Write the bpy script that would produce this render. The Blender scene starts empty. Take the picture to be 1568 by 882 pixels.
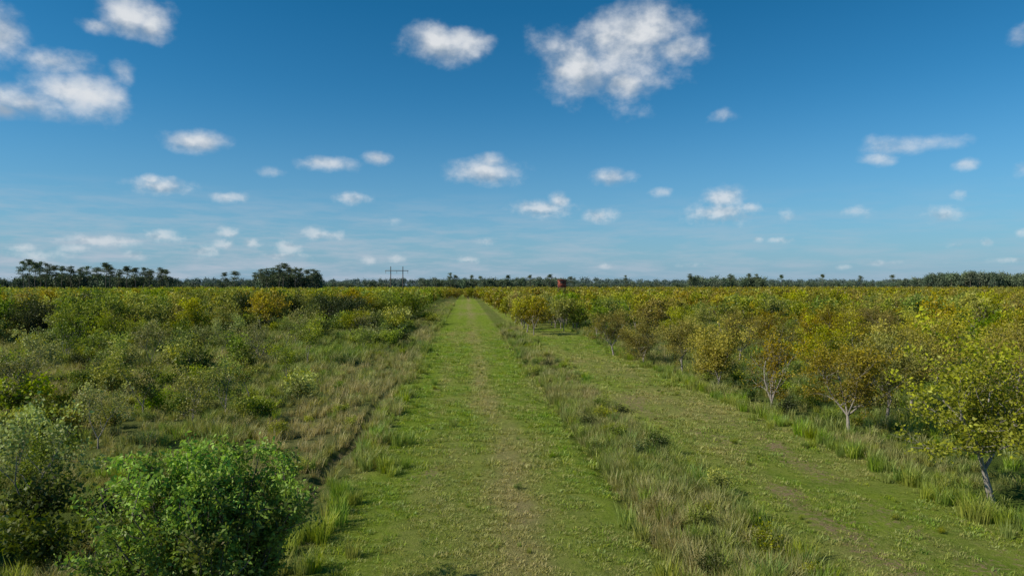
import bpy, math, random
import numpy as np
from mathutils import Vector
R=np.random.RandomState(7); random.seed(7)
scene=bpy.context.scene
scene.view_settings.view_transform='Standard'; scene.view_settings.look='None'
scene.view_settings.exposure=0; scene.view_settings.gamma=1
CAMH=7.0; YAW=math.radians(3.94)
# ------------------------------------------------------------ noise helpers
def vnoise(x,y,seed=0):
    x=np.asarray(x,float);y=np.asarray(y,float)
    xi=np.floor(x).astype(np.int64);yi=np.floor(y).astype(np.int64)
    fx=x-xi;fy=y-yi;fx=fx*fx*(3-2*fx);fy=fy*fy*(3-2*fy)
    def h(a,b):
        n=(a*374761393+b*668265263+seed*1442695041)&0x7fffffff
        n=((n^(n>>13))*1274126177)&0x7fffffff
        return ((n^(n>>16))&0xffff)/65535.0
    a=h(xi,yi);b=h(xi+1,yi);c=h(xi,yi+1);d=h(xi+1,yi+1)
    return (a*(1-fx)+b*fx)*(1-fy)+(c*(1-fx)+d*fx)*fy
def fbm(x,y,size,seed=0,o=4):
    s=0;a=1;t=0
    for i in range(o):
        s=s+a*vnoise(np.asarray(x)/size*2**i,np.asarray(y)/size*2**i,seed+i*17);t+=a;a*=.55
    return s/t
def ss(a,b,x):
    t=np.clip((np.asarray(x,float)-a)/(b-a),0,1);return t*t*(3-2*t)
def band(x,a,b,s): return ss(a-s,a+s,x)*(1-ss(b-s,b+s,x))
def wob(x,y): return x+(fbm(x,y,3.5,91,3)-.5)*1.7+(fbm(x,y,14,55,2)-.5)*1.4
def ditchw(x,y):
    wx=x+(fbm(y,y*0,7,5,3)-.5)*1.2
    return np.exp(-((wx+4.95)/.28)**2)*band(y,22,52,4)*ss(.3,.6,fbm(y,y*0+3,4,8,3)+.12)
def gz(x,y):
    x=np.asarray(x,float);y=np.asarray(y,float)
    fade=1-ss(60,140,y)
    z=-.32*ditchw(x,y)
    z=z-.22*np.exp(-((x-5.3)/.35)**2)*fade
    rough=.35+.65*(ss(4,7,np.abs(x)))
    z=z+(fbm(x,y,5,3,3)-.5)*.22*rough*(1-ss(100,250,y))
    return z
def soil(x,y):
    w=wob(x,y)
    n=fbm(x,y,1.6,21,5); n2=fbm(x,y,6,27,3);st=fbm(x/1.0,y/5.0,1.3,29,4)
    lane=band(w,8.8,15.2,1.3)*(1-.55*ss(32,70,y))*(1-ss(80,110,y))
    rut=np.exp(-((w-10.8)/.7)**2)+np.exp(-((w-13.2)/.7)**2)
    s=lane*ss(.40,.74,n*.35+st*.35+n2*.3+.13*rut)*.78
    p=np.exp(-((w+1.7)/.8)**2)*ss(.52,.68,n*.5+st*.5)*.8*ss(19,26,y)+np.exp(-((w-3.2)/.5)**2)*ss(.52,.68,n*.5+st*.5)*.7*ss(22,28,y)
    p=p*(1-ss(70,120,y))
    u=band(w,16,60,2)*ss(.56,.7,n2)*.5
    d=ditchw(x,y)*.7
    tr=(np.exp(-((w-1.5)/.6)**2))*.28*ss(.3,.6,st)
    return np.clip(s+p+u+d+tr,0,1)
def dry(x,y):
    w=wob(x,y);n=fbm(x,y,3.5,41,4);n2=fbm(x,y,14,47,3);st=fbm(x/.8,y/8.0,1.2,44,4)
    d=.20+ .5*(n-.5)+.6*(n2-.5)+.5*(st-.5)
    d=d+band(w,-10.5,-3.9,1)*.30+band(w,5,8.2,.5)*.16+band(w,9,15,1)*.12
    d=d+np.exp(-((w-1.4)/.9)**2)*.45+np.exp(-((w-1)/2.2)**2)*.14*(1-ss(20,45,y))+np.exp(-((w+1.2)/.5)**2)*.15
    d=d-np.exp(-((w+2.8)/1.0)**2)*.14-np.exp(-((w-4.0)/.8)**2)*.1
    d=d+ss(-9,-22,x)*.16
    return np.clip(d,0,1)
# ------------------------------------------------------------ materials
def newmat(name):
    m=bpy.data.materials.new(name);m.use_nodes=True
    nt=m.node_tree;nt.nodes.clear();return m,nt
def N(nt,t,**k):
    n=nt.nodes.new(t)
    for a,b in k.items(): setattr(n,a,b)
    return n
def mixc(nt,f,a,b,blend='MIX'):
    n=N(nt,'ShaderNodeMix',data_type='RGBA',blend_type=blend)
    for s,v in ((n.inputs[0],f),(n.inputs[6],a),(n.inputs[7],b)):
        if isinstance(v,bpy.types.NodeSocket): nt.links.new(v,s)
        elif isinstance(v,tuple): s.default_value=(*v,1)
        else: s.default_value=v
    return n.outputs[2]
def mth(nt,op,a,b=0,c=0,clamp=False):
    n=N(nt,'ShaderNodeMath',operation=op,use_clamp=clamp)
    for i,v in enumerate((a,b,c)):
        if i>=len(n.inputs): break
        if isinstance(v,bpy.types.NodeSocket): nt.links.new(v,n.inputs[i])
        else: n.inputs[i].default_value=v
    return n.outputs[0]
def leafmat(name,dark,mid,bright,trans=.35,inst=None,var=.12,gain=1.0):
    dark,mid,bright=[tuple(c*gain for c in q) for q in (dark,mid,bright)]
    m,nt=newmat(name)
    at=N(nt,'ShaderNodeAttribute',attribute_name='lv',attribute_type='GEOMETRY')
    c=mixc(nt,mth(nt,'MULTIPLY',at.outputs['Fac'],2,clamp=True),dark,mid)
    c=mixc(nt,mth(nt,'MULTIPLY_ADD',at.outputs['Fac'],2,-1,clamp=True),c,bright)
    oi=N(nt,'ShaderNodeObjectInfo')
    hs=N(nt,'ShaderNodeHueSaturation')
    nt.links.new(mth(nt,'MULTIPLY_ADD',oi.outputs['Random'],.06*var/.12,.5-.03*var/.12),hs.inputs['Hue'])
    r2=mth(nt,'FRACT',mth(nt,'MULTIPLY',oi.outputs['Random'],7.31))
    nt.links.new(mth(nt,'MULTIPLY_ADD',r2,var*4,1-var*2),hs.inputs['Value'])
    r3=mth(nt,'FRACT',mth(nt,'MULTIPLY',oi.outputs['Random'],13.7))
    nt.links.new(mth(nt,'MULTIPLY_ADD',r3,.3,.85),hs.inputs['Saturation'])
    nt.links.new(c,hs.inputs['Color']);c=hs.outputs[0]
    if inst:
        ia=N(nt,'ShaderNodeAttribute',attribute_name='tint',attribute_type='INSTANCER')
        c=mixc(nt,ia.outputs['Fac'],c,inst)
    p=N(nt,'ShaderNodeBsdfDiffuse')
    g=N(nt,'ShaderNodeBsdfGlossy');g.inputs['Roughness'].default_value=.5;g.inputs['Color'].default_value=(.9,.9,.8,1)
    t=N(nt,'ShaderNodeBsdfTranslucent')
    nt.links.new(c,p.inputs['Color'])
    tc=mixc(nt,1.0,c,(1.2,1.2,.6),'MULTIPLY');nt.links.new(tc,t.inputs['Color'])
    ms=N(nt,'ShaderNodeMixShader');ms.inputs[0].default_value=trans
    nt.links.new(p.outputs[0],ms.inputs[1]);nt.links.new(t.outputs[0],ms.inputs[2])
    m2=N(nt,'ShaderNodeMixShader');m2.inputs[0].default_value=.02
    nt.links.new(ms.outputs[0],m2.inputs[1]);nt.links.new(g.outputs[0],m2.inputs[2])
    o=N(nt,'ShaderNodeOutputMaterial');nt.links.new(m2.outputs[0],o.inputs[0])
    return m
def noisemat(name,a,b,scale,rough=.9,bump=.3):
    m,nt=newmat(name)
    tc=N(nt,'ShaderNodeTexCoord');n=N(nt,'ShaderNodeTexNoise');n.inputs['Scale'].default_value=scale;n.inputs['Detail'].default_value=5
    nt.links.new(tc.outputs['Object'],n.inputs['Vector'])
    c=mixc(nt,mth(nt,'MULTIPLY_ADD',n.outputs[0],2.4,-.7,clamp=True),a,b)
    p=N(nt,'ShaderNodeBsdfPrincipled');p.inputs['Roughness'].default_value=rough
    nt.links.new(c,p.inputs['Base Color'])
    bp=N(nt,'ShaderNodeBump');bp.inputs['Strength'].default_value=bump;nt.links.new(n.outputs[0],bp.inputs['Height']);nt.links.new(bp.outputs[0],p.inputs['Normal'])
    o=N(nt,'ShaderNodeOutputMaterial');nt.links.new(p.outputs[0],o.inputs[0]);return m
M_bark=noisemat('bark_pale',(.16,.13,.11),(.34,.30,.25),9)
M_barkd=noisemat('bark_dark',(.07,.055,.045),(.16,.13,.10),6)
M_oak=leafmat('leaf_oak_yellow',(.10,.09,.018),(.25,.22,.022),(.54,.47,.028))
M_gold=leafmat('leaf_golden',(.17,.125,.016),(.40,.30,.02),(.58,.43,.026))
M_green=leafmat('leaf_green',(.055,.08,.015),(.16,.20,.024),(.38,.41,.03))
M_dgreen=leafmat('leaf_dark_green',(.022,.035,.010),(.050,.075,.015),(.12,.155,.022))
M_silver=leafmat('leaf_sapling',(.11,.115,.035),(.22,.235,.062),(.42,.44,.10))
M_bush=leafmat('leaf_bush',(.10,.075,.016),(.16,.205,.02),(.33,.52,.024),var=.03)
M_pine=leafmat('needle_pine_haze',(.055,.08,.05),(.09,.12,.065),(.15,.18,.085),trans=.2)  # needle colours lifted and blued: aerial haze mixed into the colour
M_far_haze=leafmat('foliage_far_haze',(.085,.125,.125),(.11,.155,.14),(.15,.195,.15),trans=.1,var=.06)  # distance haze painted into the leaf colours as pale blue-green
M_mid_haze=leafmat('foliage_mid_haze',(.065,.095,.07),(.095,.13,.08),(.14,.18,.09),trans=.1,var=.1)  # weaker bluish haze painted into the leaf colours
M_grass=leafmat('grass_blade',(.13,.20,.024),(.24,.34,.036),(.36,.44,.048),trans=.4,inst=(.46,.39,.16))
M_tall=leafmat('tall_grass_blade',(.12,.17,.028),(.23,.30,.045),(.36,.42,.07),trans=.35,inst=(.43,.355,.17))
# ground
def ground_mat():
    m,nt=newmat('field_ground')
    geo=N(nt,'ShaderNodeNewGeometry')
    def noi(s,d=6,r=.6):
        n=N(nt,'ShaderNodeTexNoise');n.inputs['Scale'].default_value=s;n.inputs['Detail'].default_value=d;n.inputs['Roughness'].default_value=r
        nt.links.new(geo.outputs['Position'],n.inputs['Vector']);return n.outputs[0]
    sa=N(nt,'ShaderNodeAttribute',attribute_name='soil');da=N(nt,'ShaderNodeAttribute',attribute_name='dry')
    wa=N(nt,'ShaderNodeAttribute',attribute_name='wild')
    n1=noi(.8,5);n2=noi(5.,8,.75);n4=noi(28.,3,.7)
    g=mixc(nt,mth(nt,'MULTIPLY_ADD',n2,3,-1,clamp=True),(.095,.14,.022),(.20,.275,.034))
    g=mixc(nt,mth(nt,'MULTIPLY_ADD',n1,2.6,-.9,clamp=True),g,(.22,.28,.034))
    dd=mth(nt,'ADD',da.outputs['Fac'],mth(nt,'MULTIPLY_ADD',n2,1.3,-.7),clamp=True)
    g=mixc(nt,dd,g,mixc(nt,n4,(.20,.17,.07),(.38,.31,.14)))
    g=mixc(nt,wa.outputs['Fac'],g,mixc(nt,dd,(.08,.115,.024),(.18,.17,.065)))
    sf=mth(nt,'ADD',mth(nt,'MULTIPLY',sa.outputs['Fac'],2.0),mth(nt,'MULTIPLY_ADD',n2,8,-4.9),clamp=True)
    sf=mth(nt,'MULTIPLY',sf,mth(nt,'MULTIPLY',sa.outputs['Fac'],4,clamp=True))
    sc=mixc(nt,n1,(.36,.235,.14),(.56,.39,.26))
    sc=mixc(nt,mth(nt,'MULTIPLY_ADD',n4,4,-1.7,clamp=True),(.21,.16,.08),sc)
    g=mixc(nt,sf,g,sc)
    p=N(nt,'ShaderNodeBsdfDiffuse')
    nt.links.new(g,p.inputs['Color'])
    b=N(nt,'ShaderNodeBump');b.inputs['Strength'].default_value=1;b.inputs['Distance'].default_value=.13
    nt.links.new(mth(nt,'ADD',n2,mth(nt,'MULTIPLY',n4,.5)),b.inputs['Height']);nt.links.new(b.outputs[0],p.inputs['Normal'])
    o=N(nt,'ShaderNodeOutputMaterial');nt.links.new(p.outputs[0],o.inputs[0]);return m
def axis(segs):
    a=[]
    for s,e,st in segs: a+=list(np.arange(s,e,st))
    a.append(segs[-1][1]);return np.array(a)
xs=axis([(-6000,-600,450),(-600,-120,30),(-120,-40,4),(-40,-14,.8),(-14,20,.2),(20,50,.8),(50,120,4),(120,600,30),(600,6000,450)])
ys=axis([(-300,-20,20),(-20,8,2),(8,50,.3),(50,120,1),(120,300,6),(300,900,40),(900,9000,500)])
X,Y=np.meshgrid(xs,ys);Zg=gz(X,Y);nx=len(xs);ny=len(ys)
V=np.stack([X.ravel(),Y.ravel(),Zg.ravel()],1)
idx=np.arange(nx*ny).reshape(ny,nx)
F=np.stack([idx[:-1,:-1].ravel(),idx[:-1,1:].ravel(),idx[1:,1:].ravel(),idx[1:,:-1].ravel()],1)
def fastmesh(name,V,F):
    me=bpy.data.meshes.new(name);me.vertices.add(len(V));me.vertices.foreach_set('co',np.asarray(V,np.float32).ravel())
    k=F.shape[1];me.loops.add(F.size);me.loops.foreach_set('vertex_index',F.astype(np.int32).ravel())
    me.polygons.add(len(F));me.polygons.foreach_set('loop_start',np.arange(0,F.size,k,dtype=np.int32))
    me.update(calc_edges=True);return me
def setattrf(me,name,vals):
    a=me.attributes.new(name,'FLOAT','POINT');a.data.foreach_set('value',np.asarray(vals,np.float32).ravel())
gm=fastmesh('field_ground',V,F)
wild=np.clip(1-ss(-4.6,-3.6,X)+ss(16,18,X)+band(X,5.3,8,.4)*.7,0,1)
setattrf(gm,'soil',soil(X,Y));setattrf(gm,'dry',dry(X,Y));setattrf(gm,'wild',wild)
gm.polygons.foreach_set('use_smooth',np.ones(len(F),bool))
gm.materials.append(ground_mat())
go=bpy.data.objects.new('ground',gm);scene.collection.objects.link(go)
# ------------------------------------------------------------ plant meshes
class B:
    def __init__(s): s.v=[];s.f=[];s.m=[];s.l=[];s.n=0
    def add(s,V,F,mi,lv):
        V=np.asarray(V,float).reshape(-1,3);F=np.asarray(F,int)
        s.v.append(V);s.l.append(np.broadcast_to(np.asarray(lv,float),(len(V),)))
        F=F+s.n
        if F.shape[1]==3: F=np.concatenate([F,-np.ones((len(F),1),int)],1)
        s.f.append(F);s.m.append(np.full(len(F),mi));s.n+=len(V)
    def tube(s,pts,rad,n=5,mi=0):
        pts=np.asarray(pts,float);k=len(pts)
        d=np.gradient(pts,axis=0);d/=np.linalg.norm(d,axis=1)[:,None]+1e-9
        ref=np.array([1,0.3,0.1]) if abs(d[0][0])<.8 else np.array([0,1,.2])
        a=np.cross(d,ref);a/=np.linalg.norm(a,axis=1)[:,None]+1e-9;b=np.cross(d,a)
        t=np.arange(n)*2*np.pi/n
        V=pts[:,None]+(a[:,None]*np.cos(t)[None,:,None]+b[:,None]*np.sin(t)[None,:,None])*np.asarray(rad)[:,None,None]
        F=[]
        for i in range(k-1):
            for j in range(n): F.append((i*n+j,i*n+(j+1)%n,(i+1)*n+(j+1)%n,(i+1)*n+j))
        s.add(V,F,mi,.5)
    def leaves(s,C,L,rng,lv,up=.3,mi=1,w=.32,out=None):
        n=len(C)
        a=rng.randn(n,3);a[:,2]+=up
        if out is not None: a+=out
        a/=np.linalg.norm(a,axis=1)[:,None]
        q=rng.randn(n,3);q[:,2]*=.45;b=np.cross(a,q);b/=np.linalg.norm(b,axis=1)[:,None]+1e-9
        L=L*(.6+.8*rng.rand(n))[:,None];W=L*w
        m=C+a*L*.45; droop=np.zeros((n,3));droop[:,2]=-1
        V=np.stack([C,m+b*W,C+a*L+droop*L*.15,m-b*W],1)
        F=np.arange(n*4).reshape(n,4)
        s.add(V,F,mi,np.repeat(lv,4))
    def mesh(s,name,mats):
        V=np.concatenate(s.v);F=np.concatenate(s.f);me=bpy.data.meshes.new(name)
        tri=F[:,3]<0;cnt=np.where(tri,3,4);li=F[F>=0] if tri.any() else F.ravel()
        me.vertices.add(len(V));me.vertices.foreach_set('co',V.astype(np.float32).ravel())
        me.loops.add(len(li));me.loops.foreach_set('vertex_index',li.astype(np.int32))
        me.polygons.add(len(F));me.polygons.foreach_set('loop_start',(np.cumsum(cnt)-cnt).astype(np.int32))
        me.polygons.foreach_set('material_index',np.concatenate(s.m).astype(np.int32))
        for m in mats: me.materials.append(m)
        me.update(calc_edges=True);setattrf(me,'lv',np.clip(np.concatenate(s.l),0,1));return me
def norm(v): return v/(np.linalg.norm(v)+1e-9)
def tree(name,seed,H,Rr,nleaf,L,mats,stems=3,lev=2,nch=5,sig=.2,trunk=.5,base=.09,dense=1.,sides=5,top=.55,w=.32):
    rng=np.random.RandomState(seed);br=[];tips=[]
    def grow(p,d,Ln,r,l):
        k=4;pts=[p];rad=[r]
        for i in range(k):
            d=norm(d+rng.randn(3)*.20+np.array([0,0,.10]));p=p+d*Ln/k;pts.append(p);rad.append(r*(1-.62*(i+1)/k))
        br.append((pts,rad,l))
        if l>=lev:
            for q in pts[1:]: tips.append(q)
            tips.append(pts[-1]);return
        for c in range(nch):
            i=1+int(rng.rand()*3.99);q=rng.randn(3);q[2]*=.5;q[2]+=.15
            grow(pts[i],norm(d*.65+norm(q)*.9),Ln*(.5+.28*rng.rand()),rad[i]*.62,l+1)
        if l==lev-1: tips.append(pts[-1])
    t0=np.array([0,0,-.1]);t1=np.array([rng.randn()*.12,rng.randn()*.12,trunk])
    br.append(([t0,(t0+t1)/2,t1],[base*1.25,base,base*.85],0))
    for sI in range(stems):
        an=2*np.pi*(sI+rng.rand()*.6)/stems
        lean=.25+.35*rng.rand()
        grow(t1,norm(np.array([math.cos(an)*lean,math.sin(an)*lean,1])),H*(.5+.2*rng.rand()),base*.62,0)
    T=np.array(tips);zmax=T[:,2].max();rmax=np.percentile(np.hypot(T[:,0],T[:,1]),92)
    S=np.array([Rr/rmax,Rr/rmax,(H-.15)/zmax])
    b=B()
    for pts,rad,l in br:
        b.tube(np.array(pts)*S,rad,sides if l<2 else 3,0)
    T=T*S
    tv=rng.rand(len(T))
    keep=rng.rand(len(T))<dense
    T=T[keep];tv=tv[keep]
    ii=rng.randint(0,len(T),nleaf)
    C=T[ii]+rng.randn(nleaf,3)*sig*np.array([1,1,.8])
    C[:,2]=np.maximum(C[:,2],.15)
    rr=np.hypot(C[:,0],C[:,1])/Rr;hh=C[:,2]/H
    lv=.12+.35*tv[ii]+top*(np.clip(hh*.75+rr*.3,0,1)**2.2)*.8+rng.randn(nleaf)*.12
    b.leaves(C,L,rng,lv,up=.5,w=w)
    return b.mesh(name,mats)
def pine(name,seed,H,mats,n=1900,crown=.4,L=.42,Rr=4.0):
    rng=np.random.RandomState(seed);b=B()
    k=7;pts=[np.array([0,0,-.2])]
    for i in range(k): pts.append(np.array([rng.randn()*.16*i**.5,rng.randn()*.16*i**.5,H*.97*(i+1)/k]))
    b.tube(pts,np.linspace(.26,.06,k+1),6,0);P=np.array(pts)
    C=[];tv=[]
    nb=int(20+rng.rand()*8)
    for j in range(nb):
        t=1-crown+crown*rng.rand()**.65;z=H*.96*t
        base=np.array([np.interp(z,P[:,2],P[:,0]),np.interp(z,P[:,2],P[:,1]),z])
        an=rng.rand()*6.28;ln=Rr*(.2+.85*rng.rand())*(1.05-.6*((t-(1-crown))/crown)**2)
        e=base+np.array([math.cos(an)*ln,math.sin(an)*ln,ln*(.05+.3*rng.rand())])
        b.tube([base,(base+e)/2+[0,0,.1],e],[.08,.05,.02],3,0)
        m=n//nb;t_=rng.rand(m)**.45
        c=base+(e-base)*t_[:,None]+rng.randn(m,3)*np.array([.6,.6,.26]);C.append(c);tv.append(np.full(m,rng.rand()))
    C=np.concatenate(C);tv=np.concatenate(tv)
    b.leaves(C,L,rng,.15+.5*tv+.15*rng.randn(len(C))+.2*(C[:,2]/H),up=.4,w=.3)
    return b.mesh(name,mats)
def blob(name,seed,H,Rr,mats,n=700,L=1.0):
    rng=np.random.RandomState(seed);b=B()
    b.tube([(0,0,0),(0,0,H*.5),(.2,0,H*.9)],[.25,.2,.05],5,0)
    K=14;cc=np.stack([rng.randn(K)*Rr*.5,rng.randn(K)*Rr*.5,H*(.12+.78*rng.rand(K))],1)
    cc[:,:2]*=(1.15-.8*(cc[:,2:3]/H)**2)
    ii=rng.randint(0,K,n);C=cc[ii]+rng.randn(n,3)*np.array([Rr*.27,Rr*.27,H*.07])
    tv=rng.rand(K)
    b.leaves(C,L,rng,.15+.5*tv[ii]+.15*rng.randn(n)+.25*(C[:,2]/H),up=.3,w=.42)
    return b.mesh(name,mats)
def tuft(name,seed,n,H,spread,W,lean,mats):
    rng=np.random.RandomState(seed);b=B()
    r=spread*np.sqrt(rng.rand(n));a=rng.rand(n)*6.283
    P=np.stack([r*np.cos(a),r*np.sin(a),np.full(n,-.02)],1)
    a2=a+rng.randn(n)*.9;D=np.stack([np.cos(a2),np.sin(a2),np.zeros(n)],1)
    h=H*(.5+.6*rng.rand(n));ln=lean*(.3+rng.rand(n))
    Sd=np.stack([-np.sin(a2+rng.randn(n)),np.cos(a2),np.zeros(n)],1)*W/2
    up=np.array([0,0,1.])
    m=P+up*(h*.55)[:,None]+D*(h*ln*.3)[:,None];t=P+up*(h*(1-.15*ln))[:,None]+D*(h*ln)[:,None]
    V=np.stack([P-Sd,P+Sd,m+Sd*.8,m-Sd*.8,t],1)
    base=np.arange(n)[:,None]*5
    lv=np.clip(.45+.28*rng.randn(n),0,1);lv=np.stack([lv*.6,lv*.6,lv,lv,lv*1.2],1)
    b.add(V,base+np.array([[0,1,2,3]]),0,lv.ravel())
    b.f.append(np.concatenate([base+np.array([[3,2,4]]),-np.ones((n,1),int)],1));b.m.append(np.zeros(n,int))
    return b.mesh(name,mats)
def coll(name,meshes):
    c=bpy.data.collections.new(name)
    for i,me in enumerate(meshes): c.objects.link(bpy.data.objects.new('%s_%02d'%(name,i),me))
    return c
def scatter(name,pts,coll_,sc,scz=None,tint=None,seed=0):
    pts=np.asarray(pts,float);n=len(pts);rng=np.random.RandomState(seed)
    me=bpy.data.meshes.new(name);me.vertices.add(n);me.vertices.foreach_set('co',pts.astype(np.float32).ravel())
    sc=np.asarray(sc,float)*np.ones(n);scz=sc if scz is None else scz
    a=me.attributes.new('isc','FLOAT_VECTOR','POINT');a.data.foreach_set('vector',np.stack([sc,sc,scz],1).astype(np.float32).ravel())
    a=me.attributes.new('irot','FLOAT_VECTOR','POINT');a.data.foreach_set('vector',np.stack([rng.randn(n)*.04,rng.randn(n)*.04,rng.rand(n)*6.283],1).astype(np.float32).ravel())
    a=me.attributes.new('iidx','INT','POINT');a.data.foreach_set('value',rng.randint(0,len(coll_.objects),n).astype(np.int32))
    setattrf(me,'tint',np.zeros(n) if tint is None else tint)
    ob=bpy.data.objects.new(name,me);scene.collection.objects.link(ob)
    ng=bpy.data.node_groups.new(name+'_gn','GeometryNodeTree')
    ng.interface.new_socket('Geometry',in_out='INPUT',socket_type='NodeSocketGeometry')
    ng.interface.new_socket('Geometry',in_out='OUTPUT',socket_type='NodeSocketGeometry')
    gi=ng.nodes.new('NodeGroupInput');go_=ng.nodes.new('NodeGroupOutput')
    ci=ng.nodes.new('GeometryNodeCollectionInfo');ci.inputs['Collection'].default_value=coll_
    ci.inputs['Separate Children'].default_value=True;ci.inputs['Reset Children'].default_value=True
    ip=ng.nodes.new('GeometryNodeInstanceOnPoints');ip.inputs['Pick Instance'].default_value=True
    def na(nm,dt):
        q=ng.nodes.new('GeometryNodeInputNamedAttribute');q.data_type=dt;q.inputs[0].default_value=nm;return q.outputs[0]
    L=ng.links.new
    L(gi.outputs[0],ip.inputs['Points']);L(ci.outputs[0],ip.inputs['Instance'])
    L(na('iidx','INT'),ip.inputs['Instance Index']);L(na('irot','FLOAT_VECTOR'),ip.inputs['Rotation']);L(na('isc','FLOAT_VECTOR'),ip.inputs['Scale'])
    L(ip.outputs[0],go_.inputs[0])
    md=ob.modifiers.new('inst','NODES');md.node_group=ng
    return ob
def vis(x,y,m=1.12,pad=3):
    return (x<(.82*y*m+pad+2))&(x>-(.69*y*m+pad+2))
def put(name,me,x,y,rot=0,s=1,sz=None):
    o=bpy.data.objects.new(name,me);scene.collection.objects.link(o)
    o.location=(x,y,float(gz(x,y)));o.rotation_euler=(0,0,rot);o.scale=(s,s,sz or s);return o
def G(px,py):   # image pixel cast through the camera onto flat ground -> ground coordinates
    z=CAMH*1045/(py-437.5);x=(px-784)/1045*z
    return x*math.cos(YAW)+z*math.sin(YAW),z*math.cos(YAW)-x*math.sin(YAW)
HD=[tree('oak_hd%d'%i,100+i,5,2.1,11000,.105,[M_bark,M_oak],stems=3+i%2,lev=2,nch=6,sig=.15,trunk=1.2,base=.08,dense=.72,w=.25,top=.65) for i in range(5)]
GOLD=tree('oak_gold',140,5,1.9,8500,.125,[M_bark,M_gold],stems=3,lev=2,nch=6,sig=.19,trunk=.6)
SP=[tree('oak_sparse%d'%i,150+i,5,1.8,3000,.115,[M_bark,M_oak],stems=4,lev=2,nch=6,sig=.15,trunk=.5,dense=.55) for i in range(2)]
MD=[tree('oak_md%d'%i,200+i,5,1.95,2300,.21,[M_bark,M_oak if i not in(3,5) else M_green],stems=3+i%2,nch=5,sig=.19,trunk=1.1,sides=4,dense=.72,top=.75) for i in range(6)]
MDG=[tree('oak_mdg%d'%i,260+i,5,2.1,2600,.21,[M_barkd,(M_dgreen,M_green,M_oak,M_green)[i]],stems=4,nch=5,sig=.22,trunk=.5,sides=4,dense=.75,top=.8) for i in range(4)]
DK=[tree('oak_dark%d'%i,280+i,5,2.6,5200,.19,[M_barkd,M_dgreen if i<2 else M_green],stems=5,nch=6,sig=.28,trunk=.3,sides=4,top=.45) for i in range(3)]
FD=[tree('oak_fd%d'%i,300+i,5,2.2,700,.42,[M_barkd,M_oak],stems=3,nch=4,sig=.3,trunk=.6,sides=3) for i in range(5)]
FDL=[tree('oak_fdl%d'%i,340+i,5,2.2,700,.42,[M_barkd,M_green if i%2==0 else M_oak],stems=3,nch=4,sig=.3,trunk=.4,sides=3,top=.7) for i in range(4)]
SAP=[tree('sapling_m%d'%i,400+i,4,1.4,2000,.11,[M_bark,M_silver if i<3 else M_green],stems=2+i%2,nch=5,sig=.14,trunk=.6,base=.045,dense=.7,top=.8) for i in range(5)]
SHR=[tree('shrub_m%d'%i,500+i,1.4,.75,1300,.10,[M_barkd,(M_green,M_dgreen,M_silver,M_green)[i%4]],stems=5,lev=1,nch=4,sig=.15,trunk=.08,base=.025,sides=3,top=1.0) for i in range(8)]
PN=[pine('pine_m%d'%i,600+i,20,[M_barkd,M_pine],crown=.34+.05*i) for i in range(5)]
BL=[blob('far_tree%d'%i,650+i,16,4.5,[M_barkd,M_far_haze]) for i in range(5)]
BL2=[blob('mid_tree%d'%i,670+i,16,4.5,[M_barkd,M_mid_haze],n=1000,L=.8) for i in range(4)]
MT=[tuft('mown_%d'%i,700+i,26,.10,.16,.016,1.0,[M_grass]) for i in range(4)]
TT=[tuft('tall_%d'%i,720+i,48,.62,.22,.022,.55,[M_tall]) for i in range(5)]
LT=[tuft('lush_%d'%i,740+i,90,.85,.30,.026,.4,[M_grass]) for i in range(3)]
# ------------------------------------------------------------ grass
def rnd(n,x0,x1,y0,y1): return R.uniform(x0,x1,n),R.uniform(y0,y1,n)
def P3(x,y): return np.stack([x,y,gz(x,y)],1)
XS=[];SC=[];
for (y0,y1,den,s) in ((10,26,26,1.0),(26,45,13,1.4),(45,130,5,2.0)):
    n=int((20+5)*(y1-y0)*den);x,y=rnd(n,-4.4,17,y0,y1)
    k=vis(x,y)&((x<5.6)|(x>7.2))&(R.rand(n)>soil(x,y)*.95)&(fbm(x,y,.9,77,3)>.38)&(R.rand(n)>ss(55,128,y));x,y=x[k],y[k]
    XS.append(P3(x,y));SC.append(s*(.5+1.1*R.rand(len(x))**1.7))
pts=np.concatenate(XS);
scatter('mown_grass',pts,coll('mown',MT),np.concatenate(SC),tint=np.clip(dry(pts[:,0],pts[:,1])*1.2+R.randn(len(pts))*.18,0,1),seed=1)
XS=[];SC=[]
for (y0,y1,den,s) in ((10,30,9,.75),(30,60,4.5,1.0),(60,120,1.6,1.5)):
    n=int(200*(y1-y0)*den);x,y=rnd(n,-90,110,y0,y1);
    w=wob(x,y)
    ditch=ditchw(x,y)>.45
    left=(w<-3.9)&~ditch&~((w>-5.5)&(y<21)&(R.rand(n)<.7));rs=(w>5.5)&(w<8.2+.8*(y<26));ru=(w>16.2)
    dn=fbm(x,y,3,61,3)
    pr=np.where(rs,np.where(fbm(x,y,2.2,68,2)>.36,1,.3),np.where(left,np.where(dn>.40,.9,.25),np.where(dn>.45,.6,.2)))
    pr=np.where(ru,pr*np.clip(1-soil(x,y),.1,1),pr)
    k=vis(x,y)&(left|rs|ru)&(R.rand(n)<pr);x,y=x[k],y[k]
    XS.append(P3(x,y));SC.append(s*(.5+.75*R.rand(len(x)))*(.6+.75*fbm(x,y,4,63,2)))
x,y=rnd(1300,5.3,8.6,11,45);XS.append(P3(x,y));SC.append(.5+.6*R.rand(1300))
x,y=rnd(2600,-24,-4,115,260);XS.append(P3(x,y));SC.append(1.4+.8*R.rand(2600))
pts=np.concatenate(XS);sc=np.concatenate(SC)
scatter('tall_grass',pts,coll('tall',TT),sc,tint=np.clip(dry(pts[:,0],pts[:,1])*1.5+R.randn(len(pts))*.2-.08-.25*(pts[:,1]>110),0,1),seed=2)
x=[];y=[]
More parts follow.
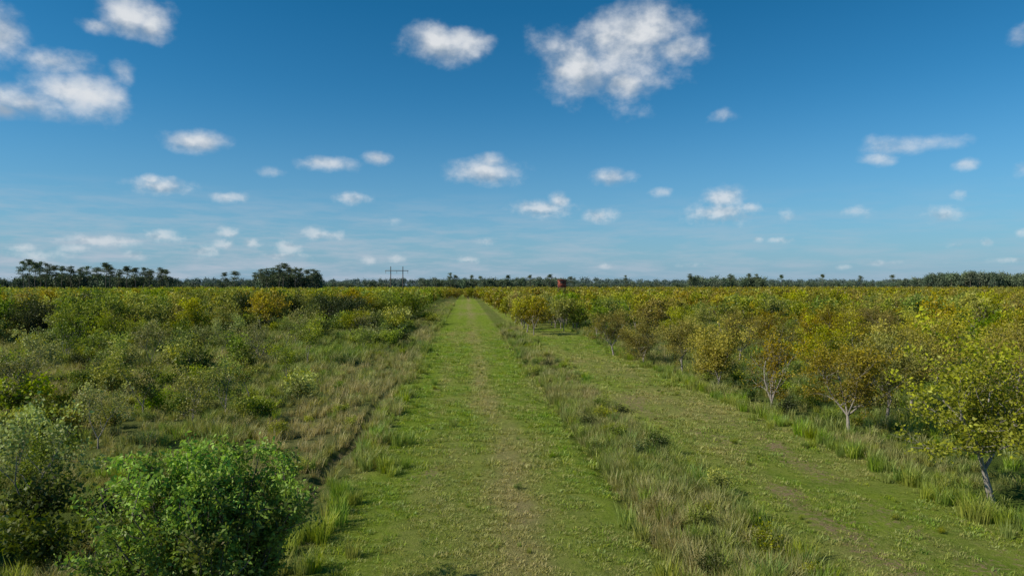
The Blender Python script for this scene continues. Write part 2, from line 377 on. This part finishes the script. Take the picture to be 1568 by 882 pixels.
for xc,sp,n,y0,y1 in ((-3.9,.45,70,17,70),(6.4,.9,100,12,80),(15.9,.5,220,17,75),(8.0,.5,30,14,80),(-10,4,90,16,60),(-22,8,120,25,80)):
    yy=y0+(y1-y0)*R.rand(n)**1.3;x+=list(xc+R.randn(n)*sp);y+=list(yy)
for (a,b_,n,r) in ((5.8,14.5,22,.8),(-3.4,26,14,.5),(-3.5,31,12,.5),(8.6,14,16,.6),(-7.5,13,20,1.2),(-10.5,15,20,1.2),(-2.6,13.2,8,.5)):
    x+=list(a+R.randn(n)*r);y+=list(b_+R.randn(n)*r)
x=np.array(x);y=np.array(y)
scatter('lush_grass_clumps',P3(x,y),coll('lush',LT),.45+.5*R.rand(len(x)),tint=R.rand(len(x))*.35,seed=3)
x,y=rnd(1500,-3.4,16,11,70);k=(((x<5.2)&(R.rand(1500)<.25))|(x>8.2)&(R.rand(1500)<.7))&(fbm(x,y,4,71,2)>.42);x,y=x[k],y[k]
scatter('ground_weeds',P3(x,y),coll('weeds',LT+SHR[3:4]),.08+.14*R.rand(len(x))**2,tint=R.rand(len(x))*.6,seed=13)
# ------------------------------------------------------------ shrubs in wild field
def pois(n,x0,x1,y0,y1,dmin,cond):
    out=[];cell={}
    xx,yy=rnd(n,x0,x1,y0,y1);ok=cond(xx,yy)
    for a,b_ in zip(xx[ok],yy[ok]):
        ci=(int(a//dmin),int(b_//dmin));good=True
        for i in (-1,0,1):
            for j in (-1,0,1):
                for q in cell.get((ci[0]+i,ci[1]+j),()):
                    if (q[0]-a)**2+(q[1]-b_)**2<dmin*dmin: good=False
        if good: cell.setdefault(ci,[]).append((a,b_));out.append((a,b_))
    return np.array(out)
s1=pois(5000,-95,-6,15,125,1.5,lambda x,y:vis(x,y)&(fbm(x,y,10,81,3)>.58-.0008*y)&((x<-9.5)|(y>70)))
s2=pois(2500,17,110,18,110,1.8,lambda x,y:vis(x,y)&(fbm(x,y,7,83,3)>.55))
s3=pois(500,5.4,8.4,12,100,1.2,lambda x,y:fbm(x,y,5,85,2)>.42)
s4=pois(300,-9,-5.5,18,90,1.7,lambda x,y:fbm(x,y,6,86,2)>.60)
S_=np.concatenate([s1,s2,s3,s4])
ssc=np.concatenate([(.35+1.2*R.rand(len(s1))**1.7)*(1+.006*s1[:,1]),.4+.5*R.rand(len(s2)),.3+.4*R.rand(len(s3)),.35+.4*R.rand(len(s4))])
scatter('undergrowth_shrubs',P3(S_[:,0],S_[:,1]),coll('shr',SHR),ssc,seed=4)
# ------------------------------------------------------------ individual trees
right=[(*G(1520,768),0,1.25,HD[0]),(*G(1300,668),1,1.0,HD[1]),(*G(1182,626),2,.95,SP[0]),(*G(1100,594),3,.98,GOLD),(*G(1358,646),4,1.0,HD[2]),(*G(1045,575),1,1.0,HD[2]),(*G(985,558),4,1.0,HD[3]),(*G(940,545),2,1.05,HD[1]),
 (24.5,29,1.5,1.18,HD[3]),(25.2,37,2.5,1.13,HD[4]),(24.6,45,.5,1.05,HD[0]),(24.8,53,3.5,1.05,SP[1]),(25.1,61,4.5,1.04,HD[1]),(24.6,69,5.5,1.08,HD[3]),(24.9,78,5,1.05,HD[2]),
 (31.5,36.5,2,1.16,HD[1]),(32,44.5,3,1.12,HD[0]),(31.8,53,4,1.05,HD[4]),(31.6,61,1,1.08,HD[3]),(32,70,0,1.05,HD[0]),
 (38.5,45,0,1.12,HD[2]),(38.8,54,3,1.05,GOLD),(38.5,62,4,1.1,HD[1]),(38.7,71,2,1.05,HD[3])]
for x,y,r,s,me in right: put('oak_tree',me,x,y,r,s,s*random.uniform(.95,1.03))
left=[(*G(220,640),0,1.0,0),(*G(298,655),2,.88,1),(*G(42,810),1,1.0,2),(*G(345,640),3,.85,3),(*G(385,622),1,.75,4),(*G(155,600),4,1.05,0),(*G(95,760),2,.7,4),(*G(150,690),.5,.8,2),(*G(60,600),5,1.1,2),(*G(440,585),5,.75,3),(*G(300,590),1,1.1,0),(*G(20,640),2,1.05,1),(*G(470,560),3,1.1,4),(*G(100,560),2.2,1.15,3),(*G(230,565),1,1.15,2),(*G(560,545),2,.8,4),(*G(395,560),4,1.1,1),(*G(170,540),0,1.2,4),(*G(340,545),3,1.15,0)]
for x,y,r,s,k in left: put('sapling',SAP[k],x,y,r,s)
for px,py,r,s,k in [(630,497,0,1.2,2),(520,504,1,1.25,0),(494,502,2,1.15,1),(545,498,3,1.1,0),(575,494,1,1.05,2),(607,490,4,1.1,1),(460,498,2,1.1,2)]: put('oak_tree',DK[k],*G(px,py),r,s)
# ------------------------------------------------------------ orchard masses
def rows(x0,x1,y0,y1,dx,dy,cond,j=.9,drop=.08):
    gx,gy=np.meshgrid(np.arange(x0,x1,dx),np.arange(y0,y1,dy));gx=gx.ravel()+R.randn(gx.size)*j*.5;gy=gy.ravel()+R.randn(gy.size)*j
    k=vis(gx,gy,1.08,6)&cond(gx,gy)&(R.rand(len(gx))>drop);return gx[k],gy[k]
yes=lambda x,y:x==x
L_=[rows(45,130,40,96,6.9,7.4,yes,drop=.12),rows(17.8,45,76,130,6.9,6.8,lambda x,y:((x>41)|(y>84)),drop=.12),rows(9.8,17,97,150,5.5,5.5,yes,j=.5),rows(45,140,96,150,6.8,6.8,yes),rows(17,45,130,150,6.8,6.8,yes)]
x=np.concatenate([q[0] for q in L_]);y=np.concatenate([q[1] for q in L_])
scatter('orchard_tree_rows',P3(x,y),coll('md',MD),.88+.38*R.rand(len(x)),seed=5)
x,y=rows(9.6,520,150,560,6.2,6.5,yes,j=1.1)
x2,y2=rows(-9,9.6,350,430,5.2,6.5,yes,j=1.1);x=np.concatenate([x,x2]);y=np.concatenate([y,y2])
scatter('distant_orchard_rows',P3(x,y),coll('fd',FD),.85+.4*R.rand(len(x)),seed=6)
x,y=rows(-125,-9,78,150,5.6,6,lambda x,y:(y>88+ (fbm(x,y,18,99,2)-.5)*36+.25*(x+60))&((x<-30)|(y>128)),j=1.5,drop=.12)
scatter('orchard_tree_rows',P3(x,y),coll('mdl',MDG[1:]+MDG[1:2]+MD[:2]+DK[1:2]),1.0+.38*R.rand(len(x)),seed=7)
x,y=rows(-460,-7.8,150,560,6.2,6.5,yes,j=1.6)
scatter('distant_orchard_rows',P3(x,y),coll('fdl',FDL),.85+.38*R.rand(len(x)),seed=8)
x,y=rows(-80,-11,46,112,6,6.5,lambda x,y:(fbm(x,y,13,33,2)>.54)&((x<-13)|(y>60)),j=1.8,drop=.3)
scatter('young_tree_rows',P3(x,y),coll('sapm',SAP+[MDG[1],MDG[3]]),.65+.5*R.rand(len(x)),seed=12)
# ------------------------------------------------------------ pines & tree lines
def AX(px,D): return (px-712)/1045*D
pin=[(15,400,20),(3,410,19),(68,390,21),(76,395,22),(84,385,20),(92,400,21),(100,380,19.5),(112,400,19),(122,395,18.5),(135,410,19.5),(147,400,18),(158,420,19),(172,400,18),(184,390,20),(190,395,18.5),(203,410,17.5),(214,405,18.5),(226,400,17.5),(238,410,18),(246,400,17),(264,400,18),(270,410,17),(355,420,15.5),(369,410,16),(399,420,16),
 (408,400,17),(416,395,18),(425,400,18.5),(434,390,20),(441,395,20.5),(448,400,18),(458,390,18),(466,400,17.5),(476,405,17),(484,400,17),(490,405,17),
 (690,560,18),(697,560,16),(722,600,17),(735,600,16),(812,520,15.5),(843,520,16),(778,620,17),(875,480,14),(961,620,17),(1063,500,17),(1075,520,16),(1128,500,16.5),(1158,510,17),(1170,515,16.5),(1210,560,16.5),(1277,560,17),(1340,600,17),(1393,600,17.5)]
for px,D,h in pin:
    k=random.randrange(5);s=h/20;put('pine_tree',PN[k],AX(px,D),D,random.random()*6,s*random.uniform(.85,1.25),s)
pts=[];sc=[]
for D,dx,h0,h1 in ((860,7,12,15),(900,8,13,17),(940,9,14,19),(1000,9,15,21)):
    xx=np.arange(-800,900,dx)+R.randn(len(np.arange(-800,900,dx)))*3
    yy=D+R.randn(len(xx))*12;h=h0+(h1-h0)*fbm(xx,xx*0+D,60,11,3)*R.uniform(.8,1.15,len(xx))
    pts.append(np.stack([xx,yy,xx*0],1));sc.append(h/16)
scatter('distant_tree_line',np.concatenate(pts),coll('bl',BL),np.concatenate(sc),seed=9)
pts=[];sc=[]
def clump(px0,px1,D,n,h0,h1,dep=15):
    for i in range(n):
        px=R.uniform(px0,px1);d=D+R.uniform(0,dep);pts.append((AX(px,d),d,0));sc.append(R.uniform(h0,h1)/16)
clump(60,275,410,90,9,15,30);clump(405,492,400,34,11,15.5,25);clump(275,400,480,26,8,11);clump(492,600,560,30,8.5,11)
clump(640,740,590,46,10.5,14,30);clump(740,870,560,60,11,14.5,30);clump(1062,1180,500,56,10.5,15.5,30);clump(870,1062,620,60,8,11)
clump(0,60,430,14,9,12);clump(-150,0,430,40,10,16,40);clump(1180,1400,640,80,8.5,12,40)
for i in range(330):
    px=R.uniform(1370,1900);d=520+R.uniform(0,60);h=10.5+8.5*ss(1370,1500,px);pts.append((AX(px,d),d,0));sc.append(h*R.uniform(.8,1.02)/16)
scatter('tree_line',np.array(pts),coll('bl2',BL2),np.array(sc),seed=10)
# ------------------------------------------------------------ big shrub, near left
def bigbush():
    rng=np.random.RandomState(5);b=B();C=[];LV=[]
    for i in range(90):
        an=rng.rand()*6.283;lean=rng.rand()**.7*.80
        d=norm(np.array([math.cos(an)*lean,math.sin(an)*lean*.8,1]));p=np.array([math.cos(an)*.35,math.sin(an)*.35,0]);ln=(4.05-1.0*lean)*(.66+.32*rng.rand())
        pts=[p];
        for k in range(6):
            d=norm(d+rng.randn(3)*.12+np.array([0,0,.03]));p=p+d*ln/6;pts.append(p)
        b.tube(pts,np.linspace(.035,.008,7),4,0)
        bv=rng.rand()
        for k in range(9):
            t=.22+.78*rng.rand();q=pts[min(6,int(t*6.99))]
            dd=rng.randn(3);dd[2]=abs(dd[2])*.6+.3;e=q+norm(dd)*(.3+.45*rng.rand())
            b.tube([q,(q+e)/2+rng.randn(3)*.04,e],[.012,.009,.004],3,0)
            m=78;tt=rng.rand(m);c=q+(e-q)*tt[:,None]+rng.randn(m,3)*.085
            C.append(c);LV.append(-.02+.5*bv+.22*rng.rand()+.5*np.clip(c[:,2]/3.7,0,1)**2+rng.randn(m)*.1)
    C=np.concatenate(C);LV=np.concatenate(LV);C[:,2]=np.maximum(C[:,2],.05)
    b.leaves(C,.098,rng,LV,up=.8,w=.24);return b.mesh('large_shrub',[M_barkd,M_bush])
BB=bigbush()
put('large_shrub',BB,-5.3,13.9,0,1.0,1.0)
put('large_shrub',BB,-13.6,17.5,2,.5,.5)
# ------------------------------------------------------------ power line H frames
M_wood=noisemat('pole_wood',(.06,.045,.035),(.12,.09,.07),3);M_metal=noisemat('wire_metal',(.12,.12,.12),(.2,.2,.2),3,.5)
def box(b,c,s,mi=0):
    c=np.array(c);s=np.array(s)/2
    v=[c+s*np.array(k) for k in ((-1,-1,-1),(1,-1,-1),(1,1,-1),(-1,1,-1),(-1,-1,1),(1,-1,1),(1,1,1),(-1,1,1))]
    b.add(v,[(0,3,2,1),(4,5,6,7),(0,1,5,4),(1,2,6,5),(2,3,7,6),(3,0,4,7)],mi,.5)
def hframe(x,y,s=1):
    e=bpy.data.objects.new('power_pole',None);scene.collection.objects.link(e);e.location=(x,y,0);e.rotation_euler=(0,0,.05);e.scale=(s,s,s)
    b=B()
    for sx in (-2.7,2.7): b.tube([(sx,0,-.3),(sx,0,8),(sx,0,15.6)],[.26,.23,.17],8)
    box(b,(0,-.3,13.7),(10.4,.2,.28))
    o=bpy.data.objects.new('h_frame',b.mesh('h_frame',[M_wood]));scene.collection.objects.link(o);o.parent=e
    b=B()
    for sx in (-4.9,0,4.9):
        b.tube([(sx,-.3,13.56),(sx,-.3,12.4)],[.08,.08],6)
    o=bpy.data.objects.new('insulators',b.mesh('insulators',[M_metal]));scene.collection.objects.link(o);o.parent=e
hframe(-30.6,310);hframe(26,640,1.0)
# ------------------------------------------------------------ elevated hunting blind (red box on legs)
M_red=noisemat('red_paint_weathered',(.20,.045,.03),(.32,.08,.05),2);M_dark=noisemat('opening_shade',(.01,.01,.01),(.02,.02,.02),2)  # near-black slab colour stands in for the shade inside the cabin openings
e=bpy.data.objects.new('hunting_blind',None);scene.collection.objects.link(e);e.location=(28.5,200,0)
def part(n,b,m):
    o=bpy.data.objects.new(n,b.mesh(n,m));scene.collection.objects.link(o);o.parent=e
b=B();box(b,(0,0,7.55),(2.2,2.2,2.1));part('cabin',b,[M_red])
b=B();box(b,(0,0,8.72),(2.6,2.6,.14));part('roof',b,[M_red])
b=B();box(b,(0,-1.115,7.9),(1.3,.03,.5));box(b,(-1.115,0,7.9),(.03,1.3,.5));part('windows',b,[M_dark])
b=B()
for sx in (-1,1):
    for sy in (-1,1): b.tube([(sx*1.6,sy*1.6,-.2),(sx*.95,sy*.95,6.48)],[.09,.09],4)
box(b,(0,0,6.43),(2.5,2.5,.1));part('legs_and_platform',b,[M_wood])
b=B()
for sx in (-.28,.28): b.tube([(sx,-2.2,-.1),(sx,-1.2,6.5)],[.04,.04],4)
for i in range(18):
    t=i/18;box(b,(0,-2.2+t,.2+6.2*t),(.6,.05,.05))
part('ladder',b,[M_wood])
# ------------------------------------------------------------ sun + sky
SUN_EL=math.radians(37);SUN_AZ=math.radians(-104)
sd=Vector((math.sin(SUN_AZ)*math.cos(SUN_EL),math.cos(SUN_AZ)*math.cos(SUN_EL),math.sin(SUN_EL)))
sl=bpy.data.lights.new('sun','SUN');sl.energy=5.0;sl.angle=math.radians(.5);sl.color=(1,.94,.79)
so=bpy.data.objects.new('sun',sl);scene.collection.objects.link(so);so.rotation_euler=sd.to_track_quat('Z','Y').to_euler()
w=bpy.data.worlds.new('World');scene.world=w;w.use_nodes=True;nt=w.node_tree;nt.nodes.clear()
w.cycles.sampling_method='NONE'
sky=N(nt,'ShaderNodeTexSky',sky_type='NISHITA');sky.sun_disc=False;sky.sun_elevation=SUN_EL;sky.sun_rotation=SUN_AZ%(2*math.pi)
sky.air_density=1.0;sky.dust_density=.3;sky.ozone_density=3.0
tc=N(nt,'ShaderNodeTexCoord');D=tc.outputs['Generated']
sep=N(nt,'ShaderNodeSeparateXYZ');nt.links.new(D,sep.inputs[0])
az=mth(nt,'ARCTAN2',sep.outputs[0],sep.outputs[1]);el=mth(nt,'ARCSINE',sep.outputs[2])
cmb=N(nt,'ShaderNodeCombineXYZ');nt.links.new(az,cmb.inputs[0]);nt.links.new(el,cmb.inputs[1])
def noise(scale,vec,detail=6,rough=.62,out=0):
    n=N(nt,'ShaderNodeTexNoise');n.inputs['Scale'].default_value=scale;n.inputs['Detail'].default_value=detail;n.inputs['Roughness'].default_value=rough
    nt.links.new(vec,n.inputs['Vector']);return n.outputs[out]
def vm(op,a,b=None,c=None):
    n=N(nt,'ShaderNodeVectorMath',operation=op)
    for i,v in enumerate((a,b,c)):
        if v is None: continue
        if isinstance(v,bpy.types.NodeSocket): nt.links.new(v,n.inputs[i])
        else: n.inputs[i].default_value=v
    return n
warp=vm('SUBTRACT',noise(11,D,4,.6,1),(.5,.5,.5)).outputs[0]
amp=mth(nt,'MULTIPLY_ADD',el,.09,.002,clamp=True)
n_=N(nt,'ShaderNodeVectorMath',operation='SCALE');nt.links.new(warp,n_.inputs[0]);nt.links.new(amp,n_.inputs['Scale'])
Pw=vm('ADD',cmb.outputs[0],n_.outputs[0]).outputs[0]
CL=[(892,104,68,42,0),(945,84,84,52,0),(980,56,54,34,0),(1035,80,40,18,0),(955,125,34,20,0),(865,114,40,24,0),(930,60,50,30,0),(668,66,38,24,.1),(715,62,42,16,.3),
(195,22,52,26,.05),(232,38,24,18,.1),(150,42,28,10,.3),(0,58,38,30,.05),(45,160,80,24,0),(115,142,64,34,0),(85,96,56,18,.15),(10,172,45,14,.05),(188,108,24,16,.45),
(298,217,42,13,.12),(500,251,40,10,.25),(580,241,18,8,.35),(742,264,46,17,0),(752,249,22,13,0),(938,270,30,11,.18),(245,284,46,11,.05),(235,276,20,8,.1),(352,302,24,7,.3),(535,306,26,8,.33),(410,262,22,10,.58),
(830,319,44,11,0),(857,308,16,12,0),(918,328,22,9,.05),(1010,295,15,7,.5),(1102,326,48,14,0),(1108,304,28,14,0),(1148,320,18,8,.35),(1390,222,64,13,.55),(1345,243,30,9,.6),(1445,330,26,11,.35),(1475,255,20,9,.6),(1470,300,14,7,.6),(1562,60,22,16,.55),(1105,183,22,12,.62),(1207,328,16,9,.6),(1312,324,22,8,.62),(600,338,13,6,.6),
(245,360,24,9,.12),(150,370,52,8,.15),(118,380,24,7,.2),(345,374,16,7,.15),(385,372,13,6,.25),(440,380,18,9,.15),(490,360,32,7,.2),(312,384,20,8,.15),(205,391,16,7,.2),(430,392,34,5,.2),(345,357,22,6,.4),(60,392,48,7,.3),(565,398,11,5,.3),(720,398,13,5,.3),(745,370,20,5,.45),(605,396,14,5,.35),(1197,368,17,4,.35),(1160,367,9,4,.4),(930,407,14,4,.4),(1510,373,9,6,.42),(1465,375,12,4,.5),(1560,398,34,4,.3),(1350,402,30,4,.5),(1060,405,20,4,.5),(35,380,20,7,.35),(1290,409,12,4,.45),(1565,260,16,12,.6),(1570,355,14,6,.5)]
def fields(L,grow=1.22):
    acc=None
    for px,py,rx,ry,off in L:
        a0=math.atan((px-784)/1045)+YAW;e0=math.atan((437-py)/1045*math.cos(a0-YAW))
        a_=grow*rx/1045*math.cos(a0-YAW)**2;b_=grow*ry/1045*math.cos(a0-YAW)
        q=vm('MULTIPLY_ADD',Pw,(1/a_,1/b_,0),(-a0/a_,-e0/b_,off*1.15)).outputs[0]
        ln=vm('LENGTH',q).outputs['Value']
        acc=ln if acc is None else mth(nt,'MINIMUM',acc,ln)
    return acc
acc=fields(CL)
shade=fields([(925,132,85,22,0),(850,124,30,18,0),(60,182,100,14,0),(680,84,45,12,0),(190,46,55,12,0),(742,276,50,9,0),(1102,338,55,9,0),(245,292,50,6,0),(830,328,50,6,0),(298,227,45,6,0),(918,336,24,5,0),(938,279,32,5,0)],1.2)
Dn=vm('MULTIPLY',D,(1,1,1.35)).outputs[0]
Doff=vm('ADD',Dn,(-.014,0,.02)).outputs[0]
mixf=mth(nt,'MULTIPLY_ADD',el,-6,1.35,clamp=True)
def fb(v,d1=7,d2=5):
    A=noise(15,v,d1,.58);C_=noise(44,v,d2,.6)
    m=N(nt,'ShaderNodeMix',data_type='FLOAT');nt.links.new(mixf,m.inputs[0]);nt.links.new(A,m.inputs[2]);nt.links.new(C_,m.inputs[3]);return m.outputs[0]
f1=fb(Dn);f2=fb(Doff,3,2)
raw=mth(nt,'ADD',mth(nt,'SUBTRACT',1.0,acc),mth(nt,'MULTIPLY_ADD',f1,2.5,-1.24))
dens=N(nt,'ShaderNodeMapRange',interpolation_type='SMOOTHSTEP');nt.links.new(raw,dens.inputs[0]);dens.inputs[1].default_value=-.28;dens.inputs[2].default_value=1.15
alpha=mth(nt,'MULTIPLY',dens.outputs[0],mth(nt,'MINIMUM',.93,mth(nt,'MULTIPLY_ADD',el,2.6,.42)))
lv_=vm('MULTIPLY',cmb.outputs[0],(9,60,0)).outputs[0]
st=noise(1.0,lv_,6,.62)
win=mth(nt,'MULTIPLY',mth(nt,'MULTIPLY_ADD',el,-9,1.25,clamp=True),mth(nt,'MULTIPLY_ADD',az,-.6,.75,clamp=True))
sa=mth(nt,'MULTIPLY',mth(nt,'MULTIPLY_ADD',st,5,-2.1,clamp=True),mth(nt,'MULTIPLY',win,.8))
lit=mth(nt,'MULTIPLY_ADD',mth(nt,'SUBTRACT',f1,f2),3.5,.78)
lit=mth(nt,'SUBTRACT',lit,mth(nt,'MULTIPLY',mth(nt,'SUBTRACT',1.15,shade,clamp=True),.7),clamp=True)
K=10.0
ccol=mixc(nt,lit,(.36*K,.43*K,.51*K),(.76*K,.78*K,.80*K))
tint=mixc(nt,mth(nt,'MULTIPLY',el,2.6,clamp=True),(.42,.90,1.12),(.11,.67,.90))
base=mixc(nt,1.0,sky.outputs[0],tint,'MULTIPLY')
hz=mth(nt,'POWER',mth(nt,'MULTIPLY_ADD',el,-3.4,1.0,clamp=True),2.2)
base=mixc(nt,mth(nt,'MULTIPLY',hz,.9),base,(.26*K,.385*K,.53*K))
c=mixc(nt,sa,base,(.45*K,.52*K,.61*K))
c=mixc(nt,alpha,c,ccol)
bg=N(nt,'ShaderNodeBackground');bg.inputs['Strength'].default_value=.1;nt.links.new(c,bg.inputs['Color'])
bg0=N(nt,'ShaderNodeBackground');bg0.inputs['Strength'].default_value=.1;nt.links.new(base,bg0.inputs['Color'])
# the cloud field only fills one sector of the sky; elsewhere is clear
sec=mth(nt,'MULTIPLY',mth(nt,'COMPARE',az,.05,1.1),mth(nt,'COMPARE',el,.24,.29))
ms=N(nt,'ShaderNodeMixShader');nt.links.new(sec,ms.inputs[0]);nt.links.new(bg0.outputs[0],ms.inputs[1]);nt.links.new(bg.outputs[0],ms.inputs[2])
o=N(nt,'ShaderNodeOutputWorld');nt.links.new(ms.outputs[0],o.inputs[0])
# ------------------------------------------------------------ camera
cd=bpy.data.cameras.new('camera');cd.lens=24;cd.sensor_width=36;cd.clip_start=.1;cd.clip_end=20000
co=bpy.data.objects.new('camera',cd);scene.collection.objects.link(co)
co.location=(0,0,CAMH);co.rotation_euler=(math.radians(90-.2),0,-YAW);scene.camera=co
